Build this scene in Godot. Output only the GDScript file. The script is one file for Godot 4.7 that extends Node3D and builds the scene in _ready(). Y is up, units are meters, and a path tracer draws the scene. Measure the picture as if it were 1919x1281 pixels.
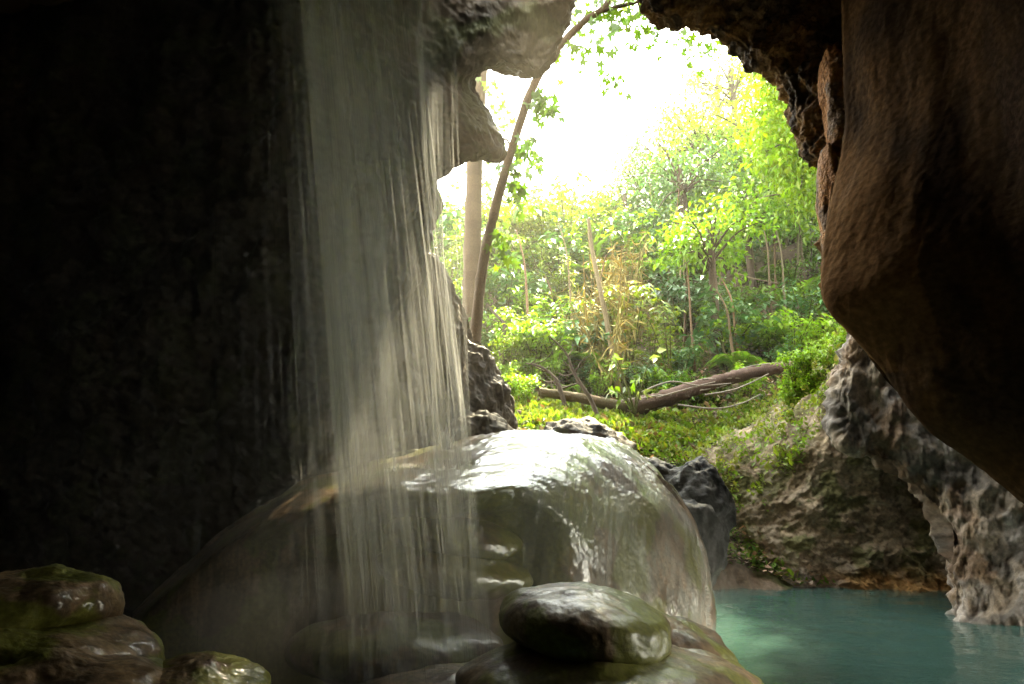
extends Node3D

# ---------------------------------------------------------------- camera numbers
const FPX := 1373.0
const CAM := Vector3(0, 1.2, 0)
const PITCH := 0.17305

var rng := RandomNumberGenerator.new()
var n_fbm := FastNoiseLite.new()
var n_rid := FastNoiseLite.new()
var n_cell := FastNoiseLite.new()
var n_soft := FastNoiseLite.new()
var M := {}
var used := {}

# ---------------------------------------------------------------- positions
func P(px: float, py: float, d: float) -> Vector3:
	var c := Vector3((px - 959.5) / FPX, -(py - 640.5) / FPX, -1.0).rotated(Vector3.RIGHT, PITCH)
	return CAM + c * (d / -c.z)

func W(px: float, py: float, h: float) -> Vector3:
	var c := Vector3((px - 959.5) / FPX, -(py - 640.5) / FPX, -1.0).rotated(Vector3.RIGHT, PITCH)
	return CAM + c * ((h - CAM.y) / c.y)

func pxm(n: float, d: float) -> float:
	return n * d / FPX

# ---------------------------------------------------------------- nodes
func numbered(called: String) -> String:
	if not used.has(called):
		used[called] = 0
		return called
	used[called] += 1
	return "%s_%03d" % [called, used[called]]

func obj(called: String, mesh: Mesh, mat: Material, parent: Node = self) -> MeshInstance3D:
	var o := MeshInstance3D.new()
	o.name = numbered(called) if parent == self else called
	o.mesh = mesh
	o.material_override = mat
	parent.add_child(o, true)
	return o

func tag(o: Node, label: String, category: String, group := "", kind := "") -> Node:
	o.set_meta("label", label)
	o.set_meta("category", category)
	if group != "": o.set_meta("group", group)
	if kind != "": o.set_meta("kind", kind)
	return o

func setting(o: Node, label: String, category: String) -> Node:
	o.set_meta("label", label)
	o.set_meta("category", category)
	o.set_meta("kind", "structure")
	return o

func thing(called: String, at: Vector3, label: String, category: String, group := "") -> Node3D:
	var o := Node3D.new()
	o.name = numbered(called)
	o.position = at
	add_child(o)
	tag(o, label, category, group)
	return o

# ---------------------------------------------------------------- curved sheets
func cr(a: Vector3, b: Vector3, c: Vector3, d: Vector3, t: float) -> Vector3:
	return 0.5 * ((2.0 * b) + (c - a) * t + (2.0 * a - 5.0 * b + 4.0 * c - d) * t * t + (3.0 * b - a - 3.0 * c + d) * t * t * t)

func along(pts: Array, s: float) -> Vector3:
	var n := pts.size()
	var i := clampi(int(floor(s)), 0, n - 2)
	var t := s - i
	return cr(pts[maxi(i - 1, 0)], pts[i], pts[i + 1], pts[mini(i + 2, n - 1)], t)

func sheet(ctrl: Array, nu: int, nv: int) -> PackedVector3Array:
	# ctrl: rows of equal length; nu points along a row, nv rows
	var out := PackedVector3Array()
	out.resize(nu * nv)
	var R := ctrl.size()
	var C: int = ctrl[0].size()
	for j in nv:
		var s := float(j) / (nv - 1) * (R - 1)
		var i := clampi(int(floor(s)), 0, R - 2)
		var t := s - i
		var row := []
		for c in C:
			row.append(cr(ctrl[maxi(i - 1, 0)][c], ctrl[i][c], ctrl[i + 1][c], ctrl[mini(i + 2, R - 1)][c], t))
		for k in nu:
			out[j * nu + k] = along(row, float(k) / (nu - 1) * (C - 1))
	return out

func grid_normals(pts: PackedVector3Array, nu: int, nv: int, wrap := false) -> PackedVector3Array:
	var nr := PackedVector3Array()
	nr.resize(nu * nv)
	for j in nv:
		var jm := maxi(j - 1, 0) * nu
		var jp := mini(j + 1, nv - 1) * nu
		for i in nu:
			var im := i - 1
			var ip := i + 1
			if wrap:
				if im < 0: im = nu - 2
				if ip > nu - 1: ip = 1
			else:
				im = maxi(im, 0)
				ip = mini(ip, nu - 1)
			var du := pts[j * nu + ip] - pts[j * nu + im]
			var dv := pts[jp + i] - pts[jm + i]
			nr[j * nu + i] = dv.cross(du).normalized()
	return nr

# layers: [[noise, amplitude, scale of the position (Vector3), power], ...]
func bump(p: Vector3, layers: Array) -> float:
	var s := 0.0
	for l in layers:
		var q: Vector3 = p * l[2]
		var v: float = l[0].get_noise_3dv(q)
		if l.size() > 3:
			v = absf(v)
			v = 1.0 - v * 2.0
		s += l[1] * v
	return s

func relief(pts: PackedVector3Array, nu: int, nv: int, layers: Array, wrap := false, facing := Vector3.ZERO) -> PackedVector3Array:
	var nr := grid_normals(pts, nu, nv, wrap)
	for k in pts.size():
		var n := nr[k]
		if facing != Vector3.ZERO and n.dot(facing - pts[k]) < 0.0: n = -n
		pts[k] += n * bump(pts[k], layers)
	return pts

func grid_mesh(pts: PackedVector3Array, nu: int, nv: int, paint: Callable, wrap := false, poles := false, flip := false) -> ArrayMesh:
	var nr := grid_normals(pts, nu, nv, wrap)
	if poles:
		var a := Vector3.ZERO
		var b := Vector3.ZERO
		for i in nu:
			a += nr[nu + i]
			b += nr[(nv - 2) * nu + i]
		for i in nu:
			nr[i] = a.normalized()
			nr[(nv - 1) * nu + i] = b.normalized()
	var col := PackedColorArray()
	col.resize(nu * nv)
	for k in pts.size():
		if flip: nr[k] = -nr[k]
		col[k] = paint.call(pts[k], nr[k])
	var idx := PackedInt32Array()
	idx.resize((nu - 1) * (nv - 1) * 6)
	var w := 0
	for j in nv - 1:
		for i in nu - 1:
			var a := j * nu + i
			var b := a + 1
			var c := a + nu
			var d := c + 1
			# normal = dv x du ; front faces run clockwise
			if flip:
				idx[w] = a; idx[w + 1] = c; idx[w + 2] = b
				idx[w + 3] = b; idx[w + 4] = c; idx[w + 5] = d
			else:
				idx[w] = a; idx[w + 1] = b; idx[w + 2] = c
				idx[w + 3] = b; idx[w + 4] = d; idx[w + 5] = c
			w += 6
	var arr := []
	arr.resize(Mesh.ARRAY_MAX)
	arr[Mesh.ARRAY_VERTEX] = pts
	arr[Mesh.ARRAY_NORMAL] = nr
	arr[Mesh.ARRAY_COLOR] = col
	arr[Mesh.ARRAY_INDEX] = idx
	var m := ArrayMesh.new()
	m.add_surface_from_arrays(Mesh.PRIMITIVE_TRIANGLES, arr)
	return m

func rock_sheet(called: String, ctrl: Array, nu: int, nv: int, layers: Array, paint: Callable, mat: Material, facing: Vector3, parent: Node = self) -> MeshInstance3D:
	var pts := sheet(ctrl, nu, nv)
	pts = relief(pts, nu, nv, layers, false, facing)
	var nr := grid_normals(pts, nu, nv)
	var k := (nv / 2) * nu + nu / 2
	var flip: bool = nr[k].dot(facing - pts[k]) < 0.0
	return obj(called, grid_mesh(pts, nu, nv, paint, false, false, flip), mat, parent)

# a boulder: rounded body, flatter below if low < 1
func boulder_mesh(centre: Vector3, r: Vector3, turn: Basis, nu: int, nv: int, layers: Array, paint: Callable, low := 1.0, power := 1.0) -> ArrayMesh:
	var pts := PackedVector3Array()
	pts.resize(nu * nv)
	for j in nv:
		var th := PI * j / (nv - 1)
		for i in nu:
			var ph := TAU * i / (nu - 1)
			var y := cos(th)
			var s := sin(th)
			if power != 1.0:
				y = signf(y) * pow(absf(y), power)
				s = pow(maxf(s, 0.0), power)
			if y < 0.0: y *= low
			var p := turn * (Vector3(cos(ph) * s, y, sin(ph) * s) * r)
			var q := centre + p
			pts[j * nu + i] = q + p.normalized() * bump(q, layers)
	for j in nv:
		pts[j * nu + nu - 1] = pts[j * nu]
	var nr := grid_normals(pts, nu, nv, true)
	var k := (nv / 2) * nu
	var flip: bool = nr[k].dot(pts[k] - centre) < 0.0
	return grid_mesh(pts, nu, nv, paint, true, true, flip)

# ---------------------------------------------------------------- triangle lists
class Tris:
	var v := PackedVector3Array()
	var n := PackedVector3Array()
	var c := PackedColorArray()
	func tri(a: Vector3, b: Vector3, d: Vector3, na: Vector3, nb: Vector3, nd: Vector3, col: Color) -> void:
		v.append(a); v.append(b); v.append(d)
		n.append(na); n.append(nb); n.append(nd)
		c.append(col); c.append(col); c.append(col)
	func mesh() -> ArrayMesh:
		var arr := []
		arr.resize(Mesh.ARRAY_MAX)
		arr[Mesh.ARRAY_VERTEX] = v
		arr[Mesh.ARRAY_NORMAL] = n
		arr[Mesh.ARRAY_COLOR] = c
		var m := ArrayMesh.new()
		m.add_surface_from_arrays(Mesh.PRIMITIVE_TRIANGLES, arr)
		return m

# pointed leaf of four faces, folded along its middle and drooping at its tip
func leaf(t: Tris, at: Vector3, dir: Vector3, up: Vector3, length: float, width: float, col: Color, droop := 0.25) -> void:
	dir = dir.normalized()
	var side := dir.cross(up).normalized()
	if side.length() < 0.1: side = Vector3.RIGHT
	up = side.cross(dir).normalized()
	var mid := at + dir * length * 0.45 - up * length * droop * 0.2
	var tip := at + dir * length * 0.95 - up * length * droop
	var l := mid + side * width * 0.5 + up * width * 0.16
	var r := mid - side * width * 0.5 + up * width * 0.16
	var nl := (up - side * 0.3).normalized()
	var nr := (up + side * 0.3).normalized()
	t.tri(at, mid, l, nl, nl, nl, col)
	t.tri(mid, tip, l, nl, nl, nl, col)
	t.tri(at, r, mid, nr, nr, nr, col)
	t.tri(mid, r, tip, nr, nr, nr, col)

# five-lobed leaf
func lobed_leaf(t: Tris, at: Vector3, dir: Vector3, up: Vector3, size: float, col: Color) -> void:
	dir = dir.normalized()
	var side := dir.cross(up).normalized()
	up = side.cross(dir).normalized()
	var shape := [[-2.5, 0.30], [-1.95, 0.62], [-1.35, 0.36], [-0.75, 0.85], [-0.4, 0.45], [0.0, 1.05], [0.4, 0.45], [0.75, 0.85], [1.35, 0.36], [1.95, 0.62], [2.5, 0.30]]
	var c := at + dir * size * 0.3
	var pts := []
	for s in shape:
		var r: float = s[1] * size * 0.68
		var a: float = s[0]
		pts.append(c + dir * cos(a) * r + side * sin(a) * r - up * r * r / size * 0.5)
	for i in pts.size() - 1:
		t.tri(c, pts[i], pts[i + 1], up, up, up, col)

func tube(t: Tris, path: Array, r0: float, r1: float, sides: int, steps: int, col: Color, rough := 0.0, col2 := Color(-1, 0, 0)) -> void:
	var prev := []
	var pn := []
	var last := Vector3.ZERO
	for s in steps + 1:
		var f := float(s) / steps
		var p := along(path, f * (path.size() - 1))
		var q := along(path, minf(f + 0.01, 1.0) * (path.size() - 1))
		var o := along(path, maxf(f - 0.01, 0.0) * (path.size() - 1))
		var dir := (q - o).normalized()
		var a := dir.cross(Vector3(0.31, 0.2, 0.93)).normalized()
		if last != Vector3.ZERO:
			a = (last - dir * last.dot(dir)).normalized()
		last = a
		var b := dir.cross(a).normalized()
		var r := lerpf(r0, r1, f)
		var ring := []
		var rn := []
		for k in sides:
			var ang := TAU * k / sides
			var nn := a * cos(ang) + b * sin(ang)
			var rr := r
			if rough > 0.0: rr *= 1.0 + rough * n_fbm.get_noise_3dv((p + nn * r) * 9.0) * 2.0
			ring.append(p + nn * rr)
			rn.append(nn)
		if s > 0:
			var cc := col
			for k in sides:
				var k2 := (k + 1) % sides
				if col2.r >= 0.0:
					cc = col.lerp(col2, clampf(0.5 + n_fbm.get_noise_3dv(ring[k] * 2.0) * 0.9, 0.0, 1.0))
				t.tri(prev[k], ring[k], prev[k2], pn[k], rn[k], pn[k2], cc)
				t.tri(prev[k2], ring[k], ring[k2], pn[k2], rn[k], rn[k2], cc)
		prev = ring
		pn = rn
	# closing cap
	for k in range(1, sides - 1):
		t.tri(prev[0], prev[k], prev[k + 1], last, last, last, col)

func rv() -> Vector3:
	return Vector3(rng.randf_range(-1, 1), rng.randf_range(-1, 1), rng.randf_range(-1, 1))

func vary(c: Color, k := 0.25) -> Color:
	var f := 1.0 + rng.randf_range(-k, k)
	return Color(c.r * f * (1.0 + rng.randf_range(-0.15, 0.2)), c.g * f, c.b * f)

# ---------------------------------------------------------------- materials
func noise_tex(freq: float, octaves: int, lo: float, hi: float, kind := 0, size := 512, sd := 1) -> NoiseTexture2D:
	var n := FastNoiseLite.new()
	n.seed = sd
	n.frequency = freq
	n.noise_type = FastNoiseLite.TYPE_CELLULAR if kind == 1 else FastNoiseLite.TYPE_SIMPLEX_SMOOTH
	n.fractal_type = FastNoiseLite.FRACTAL_RIDGED if kind == 2 else FastNoiseLite.FRACTAL_FBM
	n.fractal_octaves = octaves
	var t := NoiseTexture2D.new()
	t.width = size
	t.height = size
	t.seamless = true
	t.noise = n
	var g := Gradient.new()
	g.set_color(0, Color(lo, lo, lo))
	g.set_color(1, Color(hi, hi, hi))
	t.color_ramp = g
	return t

func rock_mat(rough: float, bumpy: float, scale: float, coat := 0.0, coat_rough := 0.1, kind := 0) -> StandardMaterial3D:
	var m := StandardMaterial3D.new()
	m.vertex_color_use_as_albedo = true
	m.roughness = rough
	m.albedo_texture = M.grain
	m.heightmap_enabled = true
	m.heightmap_texture = M.pits if kind == 1 else M.relief
	m.heightmap_scale = bumpy
	m.uv1_triplanar = true
	m.uv1_world_triplanar = true
	m.uv1_scale = Vector3.ONE * scale
	m.metallic_specular = 0.25
	if coat > 0.0:
		m.clearcoat_enabled = true
		m.clearcoat = coat
		m.clearcoat_roughness = coat_rough
	return m

func leaf_mat(back: Color, rough := 0.45) -> StandardMaterial3D:
	var m := StandardMaterial3D.new()
	m.vertex_color_use_as_albedo = true
	m.roughness = rough
	m.backlight_enabled = true
	m.backlight = back
	m.cull_mode = BaseMaterial3D.CULL_DISABLED
	return m

func plain_mat(rough := 0.8) -> StandardMaterial3D:
	var m := StandardMaterial3D.new()
	m.vertex_color_use_as_albedo = true
	m.roughness = rough
	return m

func make_materials() -> void:
	M.grain = noise_tex(0.02, 6, 0.55, 1.0, 0, 1024, 3)
	M.relief = noise_tex(0.012, 7, 0.0, 1.0, 0, 1024, 5)
	M.pits = noise_tex(0.03, 4, 0.0, 1.0, 1, 1024, 7)
	M.cave = rock_mat(0.9, 0.5, 1.1)
	M.cave.metallic_specular = 0.1
	M.pitted = rock_mat(0.7, 1.8, 1.3, 0.0, 0.1, 1)
	M.wetcave = rock_mat(0.5, 0.8, 0.7)
	M.pillar = rock_mat(0.7, 1.2, 0.8)
	M.earth = rock_mat(0.95, 1.8, 0.9)
	M.traver = rock_mat(0.35, 0.12, 1.6, 1.0, 0.2)
	M.traver.metallic_specular = 0.6
	M.lowtrav = rock_mat(0.5, 0.35, 1.8, 0.35, 0.25)
	M.lowtrav.metallic_specular = 0.4
	M.dripmat = rock_mat(0.6, 0.5, 2.2, 0.3, 0.12)
	M.deep = plain_mat(0.8)
	M.boulder = rock_mat(0.6, 0.8, 1.4)
	M.blackrock = rock_mat(0.6, 0.8, 2.0)
	M.leaf = leaf_mat(Color(0.95, 1.0, 0.45))
	M.gloss_leaf = leaf_mat(Color(0.6, 0.7, 0.4), 0.28)
	M.dry = leaf_mat(Color(0.5, 0.45, 0.3), 0.8)
	M.bark = rock_mat(0.85, 0.6, 1.0)
	M.bark.uv1_scale = Vector3(5.0, 1.2, 5.0)
	M.bark.uv1_world_triplanar = false

# ---------------------------------------------------------------- rock colours
var CO := {
	brown = Color(0.062, 0.040, 0.024), dark = Color(0.022, 0.018, 0.014), ochre = Color(0.30, 0.15, 0.05),
	grey = Color(0.28, 0.225, 0.165), pale = Color(0.42, 0.37, 0.32), moss = Color(0.10, 0.13, 0.03), slate = Color(0.12, 0.105, 0.09),
	orange = Color(0.40, 0.17, 0.045)}

func nz(p: Vector3, f: float) -> float:
	return clampf(0.5 + n_fbm.get_noise_3dv(p * f) * 1.3, 0.0, 1.0)

func paint_cave(p: Vector3, _n: Vector3) -> Color:
	var c: Color = Color(0.13, 0.075, 0.037).lerp(Color(0.07, 0.043, 0.024), smoothstep(0.25, 0.75, nz(p * Vector3(1.6, 0.7, 1.6), 1.4)))
	# ochre band along the edge beside the orange ribs
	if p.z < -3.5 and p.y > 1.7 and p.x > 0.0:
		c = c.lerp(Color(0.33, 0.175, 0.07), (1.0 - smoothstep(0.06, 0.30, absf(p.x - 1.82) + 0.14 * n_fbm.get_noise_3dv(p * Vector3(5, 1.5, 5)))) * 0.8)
	return c.lerp(CO.ochre, smoothstep(0.5, 0.95, nz(p + Vector3(7, 3, 1), 0.6)) * 0.25)

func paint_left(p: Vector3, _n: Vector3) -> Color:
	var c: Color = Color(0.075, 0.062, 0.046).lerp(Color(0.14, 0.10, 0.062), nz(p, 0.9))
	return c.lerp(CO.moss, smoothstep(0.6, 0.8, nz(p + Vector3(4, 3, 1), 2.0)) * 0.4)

func paint_roof(p: Vector3, _n: Vector3) -> Color:
	var c: Color = Color(0.40, 0.25, 0.13).lerp(Color(0.13, 0.09, 0.06), smoothstep(0.3, 0.7, nz(p, 3.4)))
	return c.lerp(Color(0.46, 0.25, 0.09), smoothstep(0.5, 0.75, nz(p + Vector3(9, 0, 2), 3.6)) * 0.9)

func paint_pillar(p: Vector3, _n: Vector3) -> Color:
	var c: Color = CO.grey.lerp(CO.pale, smoothstep(0.45, 0.8, nz(p * Vector3(1.4, 0.6, 1.4), 2.0)))
	c = c.lerp(CO.slate, smoothstep(0.48, 0.7, nz(p + Vector3(3, 8, 1), 1.3)) * 0.85)
	return c.lerp(CO.ochre * 0.9, smoothstep(0.6, 0.8, nz(p + Vector3(1, 2, 11), 1.6)) * 0.35)

func paint_bank(p: Vector3, _n: Vector3) -> Color:
	var c: Color = Color(0.42, 0.33, 0.225).lerp(Color(0.27, 0.205, 0.14), nz(p, 2.0))
	c = c.lerp(CO.moss, smoothstep(0.52, 0.72, nz(p + Vector3(5, 0, 0), 2.4)) * 0.6)
	c = c.lerp(Color(0.40, 0.33, 0.25), smoothstep(0.58, 0.8, nz(p + Vector3(0, 4, 0), 3.0)) * 0.6)
	var low := 1.0 - smoothstep(0.06, 0.22, p.y + 0.12 * n_fbm.get_noise_3dv(p * 3.0))
	# mineral crust left along the waterline: pale upstream, orange under the arch
	var crust: Color = CO.pale.lerp(Color(0.46, 0.26, 0.10), smoothstep(3.0, 3.7, p.x + 0.4 * n_fbm.get_noise_3dv(p * 2.0)))
	return c.lerp(crust, low)

func paint_hill(p: Vector3, _n: Vector3) -> Color:
	var c: Color = Color(0.10, 0.07, 0.045).lerp(Color(0.19, 0.14, 0.10), nz(p, 1.3))
	return c.lerp(CO.moss * 0.8, smoothstep(0.45, 0.7, nz(p + Vector3(5, 0, 0), 0.9)) * 0.7)

func paint_trav(p: Vector3, n: Vector3) -> Color:
	var c: Color = Color(0.33, 0.215, 0.115).lerp(Color(0.19, 0.125, 0.07), nz(p, 2.5))
	# brown and pale drip stains running down the flowstone
	c = c * lerpf(0.62, 1.12, smoothstep(0.25, 0.75, nz(p * Vector3(9, 0.9, 9), 1.6)))
	# bright algae on the wet rim where the water turns over
	var rim := 1.0 - smoothstep(0.2, 0.55, (p - P(990, 905, 3.85)).length() + 0.25 * n_fbm.get_noise_3dv(p * 6.0))
	c = c.lerp(Color(0.26, 0.29, 0.03), rim * 0.85)
	return c.lerp(Color(0.19, 0.20, 0.03), smoothstep(0.50, 0.66, nz(p + Vector3(5, 3, 0), 2.2)) * 0.85)

func paint_grey(p: Vector3, _n: Vector3) -> Color:
	return Color(0.23, 0.20, 0.165).lerp(Color(0.12, 0.105, 0.085), nz(p, 5.0))

func paint_black(p: Vector3, _n: Vector3) -> Color:
	return Color(0.03, 0.028, 0.027).lerp(Color(0.12, 0.115, 0.11), smoothstep(0.4, 0.8, nz(p, 6.0)))

func paint_orange(p: Vector3, _n: Vector3) -> Color:
	return Color(0.60, 0.27, 0.08).lerp(Color(0.30, 0.18, 0.10), smoothstep(0.45, 0.75, nz(p, 4.0)))

# ---------------------------------------------------------------- start
func _ready() -> void:
	rng.seed = 11
	var cam := Camera3D.new()
	cam.name = "camera"
	cam.position = CAM
	cam.rotation = Vector3(PITCH, 0, 0)
	cam.fov = 50.0
	cam.near = 0.05
	cam.far = 400.0
	cam.current = true
	add_child(cam)

	var sky_mat := ProceduralSkyMaterial.new()
	sky_mat.sky_top_color = Color(0.90, 0.92, 0.91)
	sky_mat.sky_horizon_color = Color(1.0, 0.97, 0.88)
	sky_mat.sky_curve = 0.25
	sky_mat.ground_bottom_color = Color(0.2, 0.22, 0.15)
	sky_mat.ground_horizon_color = Color(0.5, 0.52, 0.45)
	sky_mat.sun_angle_max = 1.0
	var sky := Sky.new()
	sky.sky_material = sky_mat
	var env := Environment.new()
	env.background_mode = Environment.BG_SKY
	env.sky = sky
	env.background_energy_multiplier = 1.0
	env.tonemap_mode = Environment.TONE_MAPPER_LINEAR
	env.tonemap_exposure = 18.0
	env.volumetric_fog_enabled = true
	env.volumetric_fog_density = 0.0
	env.sdfgi_enabled = true
	env.ssao_enabled = true
	env.ssil_enabled = true
	var we := WorldEnvironment.new()
	we.name = "world_environment"
	we.environment = env
	add_child(we)
	var sun := DirectionalLight3D.new()
	sun.name = "sun"
	sun.light_energy = 1.0
	sun.light_color = Color(1.0, 0.94, 0.78)
	sun.light_angular_distance = 1.0
	sun.shadow_enabled = true
	var az := deg_to_rad(20.0)
	var el := deg_to_rad(48.0)
	var to_sun := Vector3(sin(az) * cos(el), sin(el), -cos(az) * cos(el))
	sun.look_at_from_position(Vector3.ZERO, -to_sun, Vector3.UP)
	add_child(sun)

	for q in [[n_fbm, 0, 5], [n_rid, 2, 4], [n_cell, 1, 2], [n_soft, 0, 2]]:
		var n: FastNoiseLite = q[0]
		n.seed = 21 + q[2]
		n.frequency = 1.0
		n.noise_type = FastNoiseLite.TYPE_CELLULAR if q[1] == 1 else FastNoiseLite.TYPE_SIMPLEX_SMOOTH
		n.fractal_type = FastNoiseLite.FRACTAL_RIDGED if q[1] == 2 else FastNoiseLite.FRACTAL_FBM
		n.fractal_octaves = q[2]
	make_materials()
	build_cave()
	build_banks()
	build_rocks()
	build_water()
	rng.state = -5494441894854027405
	build_trees()
	build_plants()

# ---------------------------------------------------------------- cave
func build_cave() -> void:
	# wall left of the mouth: [px, py, depth] down its outline
	var edge := [[1085, -520, 5.0], [1078, -250, 5.2], [1070, -80, 5.5], [1067, 0, 5.6], [1050, 62, 5.7], [1018, 124, 5.75], [985, 122, 5.78], [945, 110, 5.8], [905, 128, 5.8], [886, 160, 5.85], [912, 215, 5.9], [938, 288, 5.9], [890, 296, 5.9], [850, 300, 5.92], [808, 314, 5.95], [820, 385, 6.0], [802, 428, 6.0], [772, 446, 6.0], [822, 500, 6.05], [864, 575, 6.1], [870, 640, 6.1], [873, 720, 6.1], [876, 800, 6.1], [878, 900, 6.0], [878, 1060, 5.9], [878, 1250, 5.8], [878, 1450, 5.7]]
	var ctrl := []
	var n := edge.size()
	for i in n:
		var e = edge[i]
		var f := float(i) / (n - 1)
		var py := lerpf(-620.0, 1450.0, f)
		var row := [P(e[0] - 260, lerpf(e[1], py, 0.5), e[2] + 2.2), P(e[0] - 60, e[1], e[2] + 0.8), P(e[0] - 6, e[1], e[2] + 0.2), P(e[0], e[1], e[2]), P(e[0] - 14, e[1], e[2] - 0.16), P(lerpf(e[0], 700, 0.35), lerpf(e[1], py, 0.5), e[2] - 0.32)]
		row.append(P(610, py, 5.15))
		row.append(P(400, py, 5.35))
		row.append(P(150, py, 5.6))
		row.append(P(-80, py, 5.5))
		row.append(Vector3(-4.0, lerpf(7.5, -1.0, f), -3.6))
		row.append(Vector3(-3.9, lerpf(7.5, -1.0, f), -1.0))
		row.append(Vector3(-3.6, lerpf(7.5, -1.0, f), 1.5))
		row.append(Vector3(-3.0, lerpf(7.5, -1.0, f), 4.8))
		ctrl.append(row)
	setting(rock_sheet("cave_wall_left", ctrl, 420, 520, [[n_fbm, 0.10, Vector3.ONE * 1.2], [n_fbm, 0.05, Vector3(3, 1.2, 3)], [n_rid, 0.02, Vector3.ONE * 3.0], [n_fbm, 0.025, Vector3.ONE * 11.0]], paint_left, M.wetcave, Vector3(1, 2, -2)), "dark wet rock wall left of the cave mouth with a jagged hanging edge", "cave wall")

	# near wall on the right
	edge = [[1570, -520, 4.2], [1574, -250, 4.2], [1578, 0, 4.2], [1584, 120, 4.2], [1593, 215, 4.2], [1584, 265, 4.2], [1568, 320, 4.2], [1553, 400, 4.15], [1546, 480, 4.1], [1551, 562, 4.0], [1598, 625, 3.95], [1650, 690, 3.9], [1705, 757, 3.8], [1770, 822, 3.75], [1850, 884, 3.7], [1925, 938, 3.6], [2010, 1010, 3.5], [2120, 1120, 3.4]]
	ctrl = []
	n = edge.size()
	for i in n:
		var e = edge[i]
		var f := float(i) / (n - 1)
		var diag: float = smoothstep(420.0, 950.0, e[1])
		var dx := lerpf(1.0, 0.75, diag)
		var dy := lerpf(0.0, -0.40, diag)
		var g: float = (e[1] + 520.0) / 1640.0
		var q6 := P(1790 + 300 * g * g, lerpf(-520, 860, g), 3.45 - 0.5 * g)
		var q7 := P(2150 + 200 * g * g, lerpf(-560, 900, g), 2.45 - 0.15 * g)
		var e4 := P(e[0] + 18 * dx, e[1] + 18 * dy, e[2] - 0.12)
		var row := [P(e[0] + 420 * dx, e[1] + 420 * dy, e[2] + 2.4), P(e[0] + 120 * dx, e[1] + 120 * dy, e[2] + 1.1), P(e[0] + 14 * dx, e[1] + 14 * dy, e[2] + 0.2), P(e[0], e[1], e[2]), e4, e4.lerp(q6, 0.42) + Vector3(0, 0, 0.06), q6, q7]
		row.append(Vector3(2.6, lerpf(7.0, -1.0, f), -1.2))
		row.append(Vector3(3.0, lerpf(7.5, -1.2, f), 0.8))
		row.append(Vector3(2.9, lerpf(7.5, -1.2, f), 4.8))
		ctrl.append(row)
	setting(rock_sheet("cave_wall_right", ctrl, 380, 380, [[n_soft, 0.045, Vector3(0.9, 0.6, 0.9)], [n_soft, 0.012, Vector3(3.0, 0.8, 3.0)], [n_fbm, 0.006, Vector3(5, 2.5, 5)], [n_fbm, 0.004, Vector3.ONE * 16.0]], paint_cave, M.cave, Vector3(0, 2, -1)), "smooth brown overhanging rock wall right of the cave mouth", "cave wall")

	# roof rock that hangs down between the opening and the near wall
	edge = [[1130, -520, 4.9], [1165, -250, 4.9], [1192, -60, 4.9], [1208, 6, 4.9], [1245, 38, 4.9], [1292, 40, 4.9], [1340, 66, 4.9], [1388, 98, 4.9], [1412, 122, 4.85], [1442, 132, 4.85], [1474, 172, 4.8], [1484, 215, 4.8], [1500, 270, 4.75], [1514, 306, 4.72], [1540, 304, 4.7], [1552, 330, 4.7], [1550, 380, 4.7], [1549, 440, 4.7], [1556, 540, 4.7], [1620, 640, 4.7]]
	ctrl = []
	for i in edge.size():
		var e = edge[i]
		var tx := 1680.0
		var ty: float = e[1] * 0.75 - 150.0
		var row := []
		row.append(P(lerpf(e[0], tx, 0.8), lerpf(e[1], ty, 0.9), e[2] + 2.6))
		row.append(P(lerpf(e[0], tx, 0.2), lerpf(e[1], ty, 0.25), e[2] + 1.0))
		row.append(P(lerpf(e[0], tx, 0.02), lerpf(e[1], ty, 0.02), e[2] + 0.2))
		row.append(P(e[0], e[1], e[2]))
		row.append(P(lerpf(e[0], tx, 0.04), lerpf(e[1], ty, 0.05), e[2] - 0.12))
		row.append(P(lerpf(e[0], tx, 0.3), lerpf(e[1], ty, 0.35), e[2] - 0.3))
		row.append(P(lerpf(e[0], tx, 0.7), lerpf(e[1], ty, 0.75), e[2] - 0.4))
		row.append(P(tx + 80, ty, e[2] - 0.35))
		ctrl.append(row)
	setting(rock_sheet("cave_roof_lip", ctrl, 260, 420, [[n_fbm, 0.09, Vector3.ONE * 1.6], [n_rid, 0.05, Vector3.ONE * 3.5], [n_cell, 0.06, Vector3.ONE * 6.0], [n_fbm, 0.03, Vector3.ONE * 12.0]], paint_roof, M.pitted, Vector3(0, 1, -1)), "pitted rust brown rock hanging from the roof over the cave mouth", "cave roof")

	# rust orange rib of rock between the hanging roof and the near wall
	for q in [[1566, 190, 25, 120, "broad orange stained rib of rock hanging beside the smooth right wall"], [1555, 390, 16, 125, "narrow orange stained rib of rock below the broad one"]]:
		setting(obj("rock_rib", boulder_mesh(P(q[0], q[1], 4.36), Vector3(pxm(q[2], 4.36), pxm(q[3], 4.36), 0.14), Basis(), 70, 110, [[n_fbm, 0.05, Vector3(5, 2.5, 5)], [n_fbm, 0.015, Vector3(16, 7, 16)]], paint_orange, 1.0, 0.8), M.pitted), q[4], "rock")

	# roof and back close the cave around the viewer
	ctrl = []
	var zs := [-5.0, -3.5, -1.5, 0.5, 2.2, 3.4, 3.8, 3.8]
	var ys := [5.3, 5.3, 5.2, 4.9, 4.2, 2.8, 1.0, -1.2]
	for i in zs.size():
		var row := []
		for k in 11:
			var x := -5.2 + k * 1.0
			row.append(Vector3(x, ys[i] - 0.06 * absf(x), -6.6 if i == 0 and x < -0.6 else -5.4 if i == 1 and x < -1.5 else zs[i]))
		ctrl.append(row)
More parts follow.
